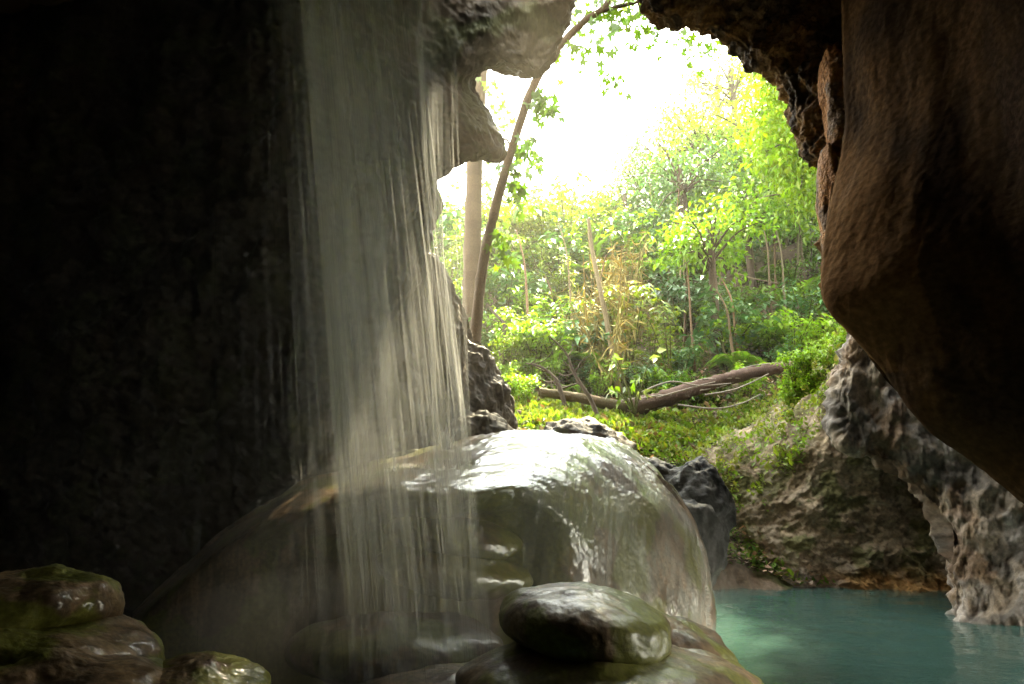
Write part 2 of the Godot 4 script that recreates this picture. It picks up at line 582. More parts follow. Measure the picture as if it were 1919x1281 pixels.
	setting(rock_sheet("cave_roof", ctrl, 160, 160, [[n_fbm, 0.2, Vector3.ONE * 0.8], [n_rid, 0.06, Vector3.ONE * 2.5]], paint_cave, M.deep, Vector3(0, 2, -1)), "dark rock roof and back of the cave above the pool", "cave roof")

# ---------------------------------------------------------------- river banks and hill
var hill_d := [7.6, 8.1, 8.7, 9.4, 10.3, 11.5, 13.0, 15.0, 17.5, 20.5, 26.0]
var hill_px := [450, 700, 850, 1000, 1150, 1300, 1450, 1600, 1800, 2300]
var hill_py := [
	[1000, 980, 950, 940, 1000, 1130, 1160, 1190, 1200, 1200],
	[900, 880, 850, 840, 870, 1000, 1060, 1100, 1120, 1120],
	[820, 810, 800, 800, 815, 890, 930, 930, 930, 930],
	[780, 775, 770, 775, 790, 830, 830, 800, 780, 760],
	[745, 745, 740, 750, 770, 780, 750, 720, 690, 640],
	[690, 690, 690, 700, 715, 705, 670, 640, 600, 560],
	[600, 600, 600, 620, 640, 615, 570, 535, 500, 450],
	[530, 530, 530, 545, 545, 500, 440, 400, 350, 320],
	[490, 490, 490, 495, 475, 400, 310, 250, 210, 180],
	[485, 485, 485, 480, 445, 350, 230, 140, 90, 60],
	[520, 520, 520, 510, 480, 400, 300, 220, 180, 150]]

func hill_at(px: float, d: float) -> float:
	var i := 0
	while i < hill_d.size() - 2 and hill_d[i + 1] < d: i += 1
	var k := 0
	while k < hill_px.size() - 2 and hill_px[k + 1] < px: k += 1
	var a: float = (d - hill_d[i]) / (hill_d[i + 1] - hill_d[i])
	var b: float = (px - hill_px[k]) / float(hill_px[k + 1] - hill_px[k])
	return lerpf(lerpf(hill_py[i][k], hill_py[i][k + 1], b), lerpf(hill_py[i + 1][k], hill_py[i + 1][k + 1], b), a)

func G(px: float, py: float) -> Vector3:
	var d := 7.8
	while d < 24.0 and hill_at(px, d) > py: d += 0.05
	return P(px, hill_at(px, d), d)

func H(px: float, d: float) -> Vector3:
	return P(px, hill_at(px, d), d)

var bank_ctrl := []

func on_bank(u: float, v: float) -> Vector3:
	var n := bank_ctrl.size()
	var i := clampi(int(floor(v)), 0, n - 2)
	return along(bank_ctrl[i], u).lerp(along(bank_ctrl[i + 1], u), v - i)

func build_banks() -> void:
	var ctrl := []
	for i in hill_d.size():
		var row := []
		for k in hill_px.size():
			row.append(P(hill_px[k], hill_py[i][k], hill_d[i]))
		ctrl.append(row)
	setting(rock_sheet("hillside", ctrl, 260, 260, [[n_fbm, 0.16, Vector3.ONE * 0.9], [n_fbm, 0.06, Vector3.ONE * 3.5], [n_cell, 0.03, Vector3.ONE * 6.0]], paint_hill, M.earth, Vector3(0, 60, 0)), "steep earthy forest slope above the river", "hillside")

	# rocky bank at the far side of the pool, undercut below the pillar
	var bank := [
		[[1240, 1120, 7.9], [1340, 1120, 7.75], [1450, 1125, 7.55], [1560, 1130, 7.4], [1680, 1135, 7.2], [1800, 1150, 7.0], [2000, 1170, 6.8]],
		[[1240, 1070, 8.0], [1338, 1076, 7.85], [1450, 1085, 7.65], [1560, 1092, 7.5], [1680, 1100, 7.35], [1800, 1110, 7.2], [2000, 1120, 7.0]],
		[[1240, 1030, 8.1], [1345, 1045, 7.95], [1450, 1050, 7.75], [1560, 1045, 7.6], [1680, 1050, 7.5], [1800, 1060, 7.4], [2000, 1060, 7.2]],
		[[1250, 980, 8.25], [1350, 985, 8.1], [1460, 985, 7.9], [1560, 980, 7.75], [1690, 980, 7.7], [1800, 985, 7.6], [2000, 980, 7.4]],
		[[1260, 920, 8.5], [1370, 920, 8.3], [1470, 915, 8.05], [1560, 905, 7.85], [1690, 900, 7.8], [1800, 900, 7.7], [2000, 900, 7.4]],
		[[1290, 870, 8.75], [1400, 865, 8.5], [1480, 850, 8.2], [1560, 835, 7.9], [1690, 820, 7.7], [1800, 820, 7.5], [2000, 820, 7.2]],
		[[1340, 830, 9.1], [1430, 810, 8.8], [1500, 780, 8.4], [1560, 750, 8.0], [1690, 740, 7.6], [1800, 740, 7.3], [2000, 740, 7.0]],
		[[1400, 800, 9.7], [1470, 760, 9.3], [1530, 710, 8.8], [1590, 660, 8.3], [1690, 640, 7.9], [1800, 640, 7.6], [2000, 640, 7.3]],
		[[1450, 760, 10.4], [1510, 710, 10.0], [1560, 650, 9.5], [1620, 590, 9.0], [1700, 560, 8.6], [1800, 560, 8.3], [2000, 560, 8.0]]]
	ctrl = []
	for r in bank:
		var row := []
		for q in r: row.append(P(q[0], q[1], q[2] + [0.45, 0.45, 0.35, 0.2, 0.1, 0, 0, 0, 0][bank.find(r)]))
		ctrl.append(row)
	bank_ctrl = ctrl
	setting(rock_sheet("river_bank", ctrl, 300, 260, [[n_fbm, 0.09, Vector3(1.5, 2.6, 1.5)], [n_rid, 0.045, Vector3(2.5, 4.0, 2.5)], [n_cell, 0.035, Vector3(5, 7, 5)], [n_fbm, 0.02, Vector3.ONE * 14.0]], paint_bank, M.earth, Vector3(0, 3, 0)), "brown layered rocky bank with moss and an orange waterline", "river bank")

	# pale pillar of folded limestone on the right bank
	var edge := [[1640, -300, 8.2], [1625, 0, 8.0], [1630, 250, 7.8], [1650, 430, 7.6], [1640, 540, 7.4], [1600, 610, 7.2], [1584, 660, 7.1], [1572, 700, 7.05], [1568, 760, 7.0], [1572, 815, 6.95], [1590, 842, 6.9], [1640, 858, 6.85], [1700, 900, 6.75], [1742, 955, 6.65], [1772, 1015, 6.55], [1784, 1075, 6.45], [1784, 1130, 6.4], [1784, 1200, 6.3]]  # uppermost points: hidden cliff added to keep sun off the pool
	ctrl = []
	for i in edge.size():
		var e = edge[i]
		var f := float(i) / (edge.size() - 1)
		var py := lerpf(-400, 1220, f)
		var row := [P(e[0] + 120, e[1] - 40, e[2] + 1.1), P(e[0] + 18, e[1] - 10, e[2] + 0.35), P(e[0], e[1], e[2])]
		for q in [[0.03, -0.10], [0.15, -0.22], [0.35, -0.36], [0.6, -0.5], [1.0, -0.8], [1.9, -1.6]]:
			row.append(P(lerpf(e[0], 2250, q[0]), lerpf(e[1], py, minf(1.0, q[0] * 2.0)), e[2] + q[1]))
		ctrl.append(row)
	setting(rock_sheet("rock_pillar", ctrl, 300, 300, [[n_fbm, 0.16, Vector3(2.2, 1.0, 2.2)], [n_rid, 0.085, Vector3(2.6, 1.4, 2.6)], [n_fbm, 0.06, Vector3(6, 5, 6)], [n_cell, 0.035, Vector3.ONE * 8.0]], paint_pillar, M.pillar, Vector3(1, 2, -2)), "pale grey folded limestone pillar arching over the far bank", "rock pillar")

# ---------------------------------------------------------------- rocks
func rock(called: String, px: float, py: float, d: float, wpx: float, hpx: float, deep: float, layers: Array, paint: Callable, mat: Material, label: String, roll := 0.0, low := 1.0, res := 60, power := 1.0, group := "") -> MeshInstance3D:
	var m := boulder_mesh(P(px, py, d), Vector3(pxm(wpx, d), pxm(hpx, d), deep), Basis(Vector3(0, 0, 1), roll), res * 2, res, layers, paint, low, power)
	var o := obj(called, m, mat)
	tag(o, label, "rock", group)
	return o

var dome_ctrl := []

func build_rocks() -> void:
	# dome of flowstone under the fall. Each column: [px, py, depth] from behind the crest, over the lip, down the front
	# px of the column, then py and depth of: back foot, back, crest, top, lip, under the lip, front, foot
	var cols := [
		[250, 1300, 4.6, 1190, 4.5, 1150, 4.3, 1150, 4.15, 1165, 3.95, 1200, 3.9, 1250, 3.85, 1320, 3.8],
		[340, 1250, 4.7, 1100, 4.6, 1065, 4.4, 1070, 4.2, 1090, 3.95, 1130, 3.92, 1200, 3.9, 1340, 3.8],
		[430, 1200, 4.9, 1020, 4.7, 990, 4.5, 1000, 4.25, 1025, 3.95, 1070, 3.93, 1180, 3.9, 1350, 3.8],
		[560, 1150, 5.1, 935, 4.9, 915, 4.6, 930, 4.25, 960, 3.85, 1005, 3.9, 1120, 3.95, 1350, 3.8],
		[700, 1100, 5.3, 885, 5.1, 872, 4.75, 888, 4.2, 915, 3.7, 955, 3.72, 1040, 3.9, 1350, 3.8],
		[850, 1080, 5.5, 850, 5.3, 838, 4.95, 870, 4.3, 918, 3.65, 955, 3.66, 1030, 3.86, 1350, 3.75],
		[980, 1060, 5.5, 830, 5.3, 817, 5.0, 845, 4.4, 890, 3.8, 935, 3.7, 1020, 3.85, 1350, 3.75],
		[1080, 1060, 5.5, 832, 5.3, 818, 5.0, 840, 4.55, 885, 4.1, 960, 3.85, 1060, 3.8, 1350, 3.7],
		[1160, 1080, 5.5, 850, 5.25, 836, 4.95, 858, 4.65, 905, 4.35, 1000, 4.1, 1100, 4.0, 1350, 3.85],
		[1240, 1120, 5.4, 915, 5.15, 898, 4.9, 918, 4.7, 965, 4.5, 1050, 4.3, 1140, 4.15, 1350, 4.0],
		[1300, 1160, 5.3, 1005, 5.1, 985, 4.85, 1000, 4.75, 1040, 4.6, 1100, 4.45, 1170, 4.3, 1350, 4.15],
		[1334, 1250, 5.2, 1150, 5.05, 1110, 4.9, 1115, 4.82, 1130, 4.7, 1160, 4.6, 1200, 4.5, 1350, 4.3],
		[1340, 1350, 5.2, 1300, 5.05, 1260, 4.9, 1255, 4.83, 1260, 4.75, 1275, 4.65, 1300, 4.55, 1380, 4.4]]
	for c in cols:
		var row := []
		for q in 8: row.append(P(c[0], c[1 + q * 2], c[2 + q * 2]))
		dome_ctrl.append(row)
	var dome := rock_sheet("flowstone_dome", dome_ctrl, 320, 420, [[n_soft, 0.04, Vector3.ONE * 1.6], [n_fbm, 0.012, Vector3(5, 2, 5)], [n_fbm, 0.0035, Vector3.ONE * 22.0], [n_fbm, 0.002, Vector3.ONE * 45.0]], paint_trav, M.traver, P(900, 700, 2.5))
	tag(dome, "large smooth wet flowstone dome under the waterfall with shining top", "rock")
	var lob := [[n_soft, 0.04, Vector3.ONE * 3.0], [n_fbm, 0.010, Vector3(9, 5, 9)], [n_fbm, 0.004, Vector3.ONE * 30.0]]
	rock("flowstone_lobe", 850, 1004, 3.86, 125, 40, 0.28, lob, paint_trav, M.traver, "rounded wet flowstone tier just below the lip of the big dome", -0.15)
	rock("flowstone_lobe", 850, 1066, 3.84, 140, 42, 0.32, lob, paint_trav, M.traver, "rounded wet flowstone tier second below the lip of the big dome", -0.12)
	rock("flowstone_lobe", 745, 1215, 3.3, 190, 60, 0.38, lob, paint_trav, M.lowtrav, "low wet flowstone lump in the mist at the foot of the fall", 0.0)
	rock("cap_boulder", 1098, 1174, 2.9, 154, 66, 0.36, [[n_soft, 0.022, Vector3.ONE * 4.0], [n_fbm, 0.006, Vector3.ONE * 9.0], [n_fbm, 0.0025, Vector3.ONE * 34.0]], paint_trav, M.lowtrav, "brown mushroom shaped wet boulder in front of the dome", -0.14, 0.75, 80, 0.9)
	rock("flowstone_tier", 1130, 1290, 2.8, 260, 80, 0.42, lob, paint_trav, M.lowtrav, "wet mossy tier directly under the mushroom shaped boulder", -0.03)
	rock("flowstone_tier", 1265, 1215, 3.25, 105, 56, 0.30, lob, paint_trav, M.lowtrav, "green tinged tier beside the mushroom shaped boulder", -0.3)
	rock("flowstone_tier", 1300, 1260, 3.1, 105, 52, 0.30, lob, paint_trav, M.lowtrav, "green tinged tier second down toward the pool", -0.32)
	rock("flowstone_tier", 1350, 1300, 3.0, 100, 56, 0.30, lob, paint_trav, M.lowtrav, "green tinged tier lowest at the edge of the pool", -0.4)
	rock("flowstone_tier", 900, 1330, 2.9, 260, 70, 0.40, lob, paint_trav, M.lowtrav, "dim wet tier at the foot of the falling water", 0.0)
	# dark dripping rocks on the left
	var drip := [[n_soft, 0.05, Vector3.ONE * 3.5], [n_fbm, 0.012, Vector3(11, 4, 11)], [n_fbm, 0.004, Vector3.ONE * 40.0]]
	rock("dripstone", 45, 1136, 2.5, 150, 58, 0.30, drip, paint_trav, M.dripmat, "dark blunt ended dripstone knob, topmost of the dark heap", 0.03, 1.0, 70, 0.8)
	rock("dripstone", 50, 1222, 2.4, 215, 66, 0.34, drip, paint_trav, M.dripmat, "dark dripstone ledge below the blunt knob", -0.12, 1.0, 70, 0.9)
	rock("dripstone", 60, 1295, 2.2, 260, 64, 0.34, drip, paint_trav, M.dripmat, "dark fluted dripstone ledge at the foot of the dark heap", -0.08, 1.0, 70, 0.9)
	rock("dripstone", 370, 1310, 2.35, 130, 62, 0.28, drip, paint_trav, M.dripmat, "low reddish dark dripstone hump beside the dark heap", -0.1, 1.0, 70, 0.9)
	# grey rocks behind the dome
	var rough := [[n_fbm, 0.09, Vector3.ONE * 3.0], [n_rid, 0.025, Vector3.ONE * 5.0], [n_cell, 0.022, Vector3.ONE * 9.0]]
	rock("grey_boulder", 890, 835, 6.0, 72, 62, 0.35, rough, paint_grey, M.boulder, "grey rough boulder behind the dome at the foot of the left wall")
	rock("grey_boulder", 1085, 850, 6.1, 100, 62, 0.45, rough, paint_grey, M.blackrock, "low grey rock showing behind the crest of the dome")
	rock("black_rock", 1215, 925, 5.75, 75, 62, 0.35, rough, paint_black, M.blackrock, "black pitted rock right behind the veil of water")
	rock("black_rock", 1298, 960, 5.4, 66, 92, 0.35, rough, paint_black, M.blackrock, "tall black pitted boulder overhanging the pool")
	rock("black_rock", 1285, 1010, 5.3, 72, 90, 0.4, rough, paint_black, M.blackrock, "dark rock base under the black overhanging boulder")
	# flank of the left wall
	var edge := [[850, 560, 6.5], [880, 640, 6.4], [912, 665, 6.4], [940, 710, 6.4], [958, 760, 6.4], [966, 815, 6.4], [972, 880, 6.3]]
	var ctrl := []
	for e in edge:
		ctrl.append([P(e[0] - 60, e[1], e[2] + 1.0), P(e[0] - 6, e[1], e[2] + 0.25), P(e[0], e[1], e[2]), P(e[0] - 25, e[1] + 10, e[2] - 0.15), P(e[0] - 80, e[1] + 20, e[2] - 0.3), P(e[0] - 200, e[1] + 20, e[2] - 0.4)])
	tag(rock_sheet("rock_flank", ctrl, 120, 140, [[n_fbm, 0.06, Vector3(4, 1.5, 4)], [n_rid, 0.05, Vector3(5, 2, 5)], [n_cell, 0.03, Vector3.ONE * 9.0]], paint_grey, M.boulder, Vector3(0, 2, -2)), "grey brown ridged rock flank below the tree trunks", "rock")

# ---------------------------------------------------------------- water
func build_water() -> void:
	var bed := []
	for z in [5.0, -2.0, -5.0, -9.0]:
		var row := []
		for x in [-5.5, -1.5, 1.5, 4.5, 8.0]: row.append(Vector3(x, -0.7, z))
		bed.append(row)
	setting(rock_sheet("river_bed", bed, 60, 60, [[n_fbm, 0.12, Vector3.ONE * 1.5]], paint_bank, M.earth, Vector3(0, 5, -3)), "stony bed under the pool", "river bed")
	var m := StandardMaterial3D.new()
	m.albedo_color = Color(0.024, 0.050, 0.042).linear_to_srgb()
	m.roughness = 0.06
	m.metallic_specular = 0.5
	m.heightmap_enabled = true
	m.heightmap_texture = noise_tex(0.02, 4, 0.0, 1.0, 0, 512, 9)
	m.heightmap_scale = 0.25
	m.uv1_triplanar = true
	m.uv1_world_triplanar = true
	m.uv1_scale = Vector3(0.7, 0.7, 1.0)
	M.water = m
	var nu := 200
	var nv := 200
	var pts := PackedVector3Array()
	pts.resize(nu * nv)
	for j in nv:
		for i in nu:
			var p := Vector3(lerpf(-5.2, 8.0, float(i) / (nu - 1)), 0.0, lerpf(5.0, -9.0, float(j) / (nv - 1)))
			p.y = 0.012 * n_fbm.get_noise_3dv(p * Vector3(1.6, 1, 2.6)) + 0.004 * n_fbm.get_noise_3dv(p * 7.0)
			pts[j * nu + i] = p
	setting(obj("river", grid_mesh(pts, nu, nv, func(_p, _n): return Color.WHITE, false, false, true), m), "still turquoise river pool inside the cave mouth", "river")

	# falling water: long thin spindles in several sheets
	var wm := StandardMaterial3D.new()
	wm.albedo_color = Color(0.80, 0.76, 0.38, 0.15)
	wm.transparency = BaseMaterial3D.TRANSPARENCY_ALPHA
	wm.roughness = 0.4
	wm.backlight_enabled = true
	wm.backlight = Color(0.9, 0.9, 0.9)
	M.spray = wm
	var fall := thing("waterfall", Vector3.ZERO, "broad veil of falling water streaks in front of the left wall", "waterfall")
	var t := Tris.new()
	var broad := Tris.new()
	for k in 6600:
		# one dense sheet with a sharp left border, thinner threads left of it
		var px := 565.0 + 225.0 * pow(rng.randf(), 1.15)
		var u := rng.randf()
		if u < 0.34: px = 605.0 + rng.randfn(0.0, 55.0)
		elif u < 0.36: px = lerpf(600.0, 300.0, pow(rng.randf(), 1.8))
		elif u < 0.43: px = rng.randf_range(770.0, 850.0)
		var d := rng.randf_range(3.25, 4.3)
		if rng.randf() < 0.3: d = rng.randf_range(2.7, 3.3)
		var py := rng.randf_range(-350.0, 1250.0)
		var lean := 0.075 + (px - 560.0) / 300.0 * 0.06
		if px > 780.0: lean = 0.04
		if px < 560.0: lean = 0.075 + (px - 560.0) / 300.0 * 0.19
		var x0 := px + lean * py
		var len := rng.randf_range(60.0, 420.0)
		var a := P(x0, py, d)
		var b := P(x0 + lean * len, py + len, d)
		# most are hair thin threads, some are broad faint sheets of drops
		if k % 5 == 0:
			spindle(broad, a, P(x0 + lean * len * 2.2, py + len * 2.2, d), rng.randf_range(0.008, 0.035))
		else:
			spindle(t, a, b, rng.randf_range(0.0008, 0.003))
	var o := obj("falling_streaks", t.mesh(), wm, fall)
	o.set_meta("kind", "stuff")
	var bm: StandardMaterial3D = wm.duplicate()
	bm.albedo_color = Color(0.80, 0.76, 0.38, 0.042)
	o = obj("falling_sheets", broad.mesh(), bm, fall)
	o.set_meta("kind", "stuff")

	mist(Vector3(2.0, 9.0, -17.0), Vector3(30.0, 22.0, 17.0), 0.0045, "added haze over the slope, mostly standing in for lens glare", true)  # haze box added outside, mostly imitating lens flare
	mist(Vector3(-0.95, 2.3, -3.7), Vector3(3.4, 6.4, 2.0), 0.040, "thin spray hanging all round the falling water")
	mist(P(870, 1120, 3.3), Vector3(2.3, 1.4, 1.2), 0.085, "thin spray drifting in front of the dome")
	mist(P(700, 1190, 3.0), Vector3(1.7, 0.55, 0.8), 0.25, "pale spray hanging at the foot of the falling water")
	mist(P(1235, 1060, 4.2), Vector3(1.0, 1.2, 0.8), 0.09, "pale spray over the right shoulder of the dome")

	# little jets where threads strike the crest
	var jets := Tris.new()
	for k in 70:
		var jb := P(836 + rng.randfn(0.0, 5.0), 842 + rng.randf_range(-3, 6), 4.7)
		spindle(jets, jb, jb + Vector3(rng.randfn(0.0, 0.03), rng.randf_range(0.05, 0.17), rng.randfn(0.0, 0.03)), rng.randf_range(0.002, 0.006))
	for k in 260:
		var jx := rng.randf_range(640, 900)
		var jb := P(jx, 905 - (jx - 640) * 0.12 + rng.randf_range(-14, 12), 4.15)
		spindle(jets, jb, jb + Vector3(rng.randfn(0.0, 0.02), rng.randf_range(0.01, 0.05), rng.randfn(0.0, 0.02)), rng.randf_range(0.001, 0.003))
	var jm: StandardMaterial3D = wm.duplicate()
	jm.albedo_color = Color(0.9, 0.9, 0.88, 0.4)
	var splash := obj("splash", jets.mesh(), jm)
	tag(splash, "small white splash jets where the water strikes the dome", "splash", "", "stuff")

	# veil running over the right shoulder of the dome
	t = Tris.new()
	var nr := dome_ctrl.size()
	for k in 1500:
		var s := lerpf(6.2, 11.4, rng.randf())
		var v0 := rng.randf_range(2.4, 5.6)
		var v1 := minf(v0 + rng.randf_range(0.4, 1.5), 6.95)
		var prev := Vector3.ZERO
		var wd := 0.002 + 0.016 * pow(rng.randf(), 2.0)
		var lift := rng.randf_range(0.008, 0.035)
		var steps := 8
		for i in steps + 1:
			var v := lerpf(v0, v1, float(i) / steps)
			var p := dome_at(s - 0.08 * (v - 2.0), v)
			p += Vector3(0.25, 0.4, 1.0).normalized() * lift
			if i > 0:
				ribbon(t, prev, p, wd * sin(PI * (i - 0.5) / steps + 0.2))
			prev = p
	var veil := thing("water_veil", Vector3.ZERO, "thin veil of water sliding over the right shoulder of the dome", "water")
	var vm: StandardMaterial3D = wm.duplicate()
	vm.albedo_color = Color(0.86, 0.87, 0.82, 0.08)
	o = obj("sliding_streaks", t.mesh(), vm, veil)
	o.set_meta("kind", "stuff")

func mist(at: Vector3, size: Vector3, density: float, label: String, box := false) -> void:
	var f := FogVolume.new()
	f.name = numbered("mist")
	f.shape = RenderingServer.FOG_VOLUME_SHAPE_BOX if box else RenderingServer.FOG_VOLUME_SHAPE_ELLIPSOID
	f.size = size
	f.position = at
	var fm := FogMaterial.new()
	fm.density = density
	fm.albedo = Color(1.0, 0.97, 0.90)
	f.material = fm
	add_child(f)
	tag(f, label, "mist", "", "stuff")

func dome_at(s: float, v: float) -> Vector3:
	var n := dome_ctrl.size()
	s = clampf(s, 0.0, n - 1.001)
	var i := int(floor(s))
	var t := s - i
	return cr(along(dome_ctrl[maxi(i - 1, 0)], v), along(dome_ctrl[i], v), along(dome_ctrl[i + 1], v), along(dome_ctrl[mini(i + 2, n - 1)], v), t)

# a thread of water, pointed at both ends
func spindle(t: Tris, a: Vector3, b: Vector3, r: float) -> void:
	var m := a.lerp(b, 0.45)
	var ph := rng.randf_range(-1.0, 1.0)
	var nn := Vector3(sin(ph), 0, cos(ph))
	var side := Vector3(cos(ph), 0, -sin(ph)) * r
	t.tri(a, m + side, m - side, nn, nn, nn, Color.WHITE)
	t.tri(b, m - side, m + side, nn, nn, nn, Color.WHITE)

func ribbon(t: Tris, a: Vector3, b: Vector3, w: float) -> void:
	var dir := (b - a).normalized()
	var nn := Vector3(0.25, 0.4, 1.0).normalized()
	var s := dir.cross(nn).normalized() * w
	t.tri(a - s, b - s, a + s, nn, nn, nn, Color.WHITE)
	t.tri(a + s, b - s, b + s, nn, nn, nn, Color.WHITE)

# ---------------------------------------------------------------- trees
func lobed_spray(t: Tris, from: Vector3, to: Vector3, count: int, size: float, col: Color, spread: float) -> void:
	for k in count:
		var p := from.lerp(to, rng.randf()) + rv() * spread
		var dir := (Vector3(rng.randf_range(-1, 1), -0.9, rng.randf_range(-0.5, 0.8))).normalized()
		lobed_leaf(t, p, dir, rv() + Vector3(0, 0.5, 0.6), size * rng.randf_range(0.6, 1.15), vary(col, 0.3))

func build_trees() -> void:
	# upright trunk behind the left wall
	var base := G(884, 700)
	var d := -base.z
	var tree := thing("upright_tree", base, "straight grey brown tree trunk standing behind the left wall", "tree")
	var t := Tris.new()
	tube(t, [P(884, 720, d) - base, P(884, 560, d) - base, P(887, 400, d) - base, P(893, 230, d) - base, P(906, 60, d) - base, P(915, -220, d) - base], pxm(20, d), pxm(11, d), 18, 50, Color(0.17, 0.12, 0.075), 0.10, Color(0.10, 0.07, 0.045))
	obj("trunk", t.mesh(), M.bark, tree)
	t = Tris.new()
	for k in 6:
		lobed_spray(t, P(900 + k * 12, -30 - k * 20, d + 0.3) - base, P(960 + k * 10, -120, d) - base, 30, 0.15, Color(0.10, 0.19, 0.03), 0.5)
	lobed_spray(t, P(915, 150, d - 0.3) - base, P(940, 470, d - 0.2) - base, 60, 0.2, Color(0.10, 0.19, 0.03), 0.16)
	lobed_spray(t, P(930, 140, d - 0.3) - base, P(950, 230, d - 0.3) - base, 22, 0.18, Color(0.12, 0.22, 0.03), 0.12)
	obj("crown", t.mesh(), M.leaf, tree)

	# leaning tree with lobed leaves
	base = G(905, 640)
	d = 8.2
	tree = thing("leaning_tree", base, "thin leaning tree crossing the bright sky with lobed leaves", "tree")
	t = Tris.new()
	var spine := [P(890, 640, d) - base, P(903, 510, d) - base, P(928, 390, d) - base, P(962, 270, d) - base, P(1000, 160, d) - base, P(1042, 95, d) - base, P(1095, 40, d) - base, P(1135, 10, d) - base, P(1160, -60, d) - base, P(1175, -200, d) - base]
	tube(t, spine, pxm(11, d), pxm(5, d), 12, 80, Color(0.26, 0.19, 0.13), 0.12, Color(0.15, 0.11, 0.08))
	obj("trunk", t.mesh(), M.bark, tree)
	t = Tris.new()
	tube(t, [P(1112, 25, d) - base, P(1150, 15, d) - base, P(1195, 3, d) - base, P(1230, -15, d) - base], pxm(5, d), pxm(3, d), 8, 16, Color(0.11, 0.08, 0.06), 0.1)
	obj("branch", t.mesh(), M.bark, tree)
	t = Tris.new()
	tube(t, [P(1195, 3, d) - base, P(1200, 18, d) - base, P(1216, 38, d) - base], pxm(2.5, d), pxm(1.2, d), 6, 8, Color(0.11, 0.08, 0.06))
	obj("branch", t.mesh(), M.bark, tree)
	t = Tris.new()
	tube(t, [P(1010, 130, d) - base, P(1040, 110, d) - base, P(1050, 80, d) - base], pxm(6, d), pxm(4, d), 8, 10, Color(0.13, 0.10, 0.07), 0.1)
	obj("branch", t.mesh(), M.bark, tree)
	t = Tris.new()
	tube(t, [P(958, 280, d) - base, P(950, 262, d) - base, P(932, 258, d) - base], pxm(3, d), pxm(1.2, d), 6, 8, Color(0.13, 0.10, 0.07), 0.1)
	obj("branch", t.mesh(), M.bark, tree)
	t = Tris.new()
	lobed_spray(t, P(1000, 180, d) - base, P(1035, 200, d) - base, 40, 0.19, Color(0.09, 0.19, 0.02), 0.16)
	lobed_spray(t, P(980, 260, d) - base, P(1000, 300, d) - base, 34, 0.18, Color(0.09, 0.19, 0.02), 0.14)
	lobed_spray(t, P(960, 320, d) - base, P(985, 380, d) - base, 34, 0.19, Color(0.08, 0.15, 0.02), 0.12)
	lobed_spray(t, P(930, 440, d) - base, P(945, 480, d) - base, 26, 0.18, Color(0.08, 0.15, 0.02), 0.12)
	lobed_spray(t, P(1130, 140, d + 0.5) - base, P(1160, 170, d + 0.5) - base, 20, 0.15, Color(0.16, 0.28, 0.02), 0.12)
	lobed_spray(t, P(1180, 20, d) - base, P(1220, 60, d) - base, 46, 0.14, Color(0.14, 0.25, 0.02), 0.2)
	lobed_spray(t, P(1070, 0, d) - base, P(1075, 40, d) - base, 8, 0.13, Color(0.16, 0.25, 0.02), 0.07)
	for k in 9:  # unseen upper leaves added to shade the inside of the cave
		lobed_spray(t, Vector3(rng.randf_range(-0.3, 1.7), rng.randf_range(6.7, 8.6), rng.randf_range(-9.3, -7.6)) - base, Vector3(rng.randf_range(-0.3, 1.9), rng.randf_range(6.7, 8.6), rng.randf_range(-9.3, -7.6)) - base, 90, 0.17, Color(0.11, 0.19, 0.02), 0.5)
	lobed_spray(t, P(1260, 60, d) - base, P(1330, 110, d) - base, 60, 0.13, Color(0.14, 0.25, 0.02), 0.22)
	obj("crown", t.mesh(), M.leaf, tree)

	# pale pole
	base = G(1158, 745)
	d = -base.z
	tree = thing("pale_sapling", base, "thin pale leafless pole leaning on the hillside among dry stalks", "sapling")
	t = Tris.new()
	tube(t, [P(1162, 750, d) - base, P(1158, 718, d) - base, P(1140, 620, d) - base, P(1122, 530, d) - base, P(1108, 460, d) - base, P(1103, 410, d) - base], pxm(6.5, d), pxm(3.5, d), 8, 30, Color(0.42, 0.34, 0.20), 0.08, Color(0.30, 0.24, 0.15))
	obj("trunk", t.mesh(), M.bark, tree)

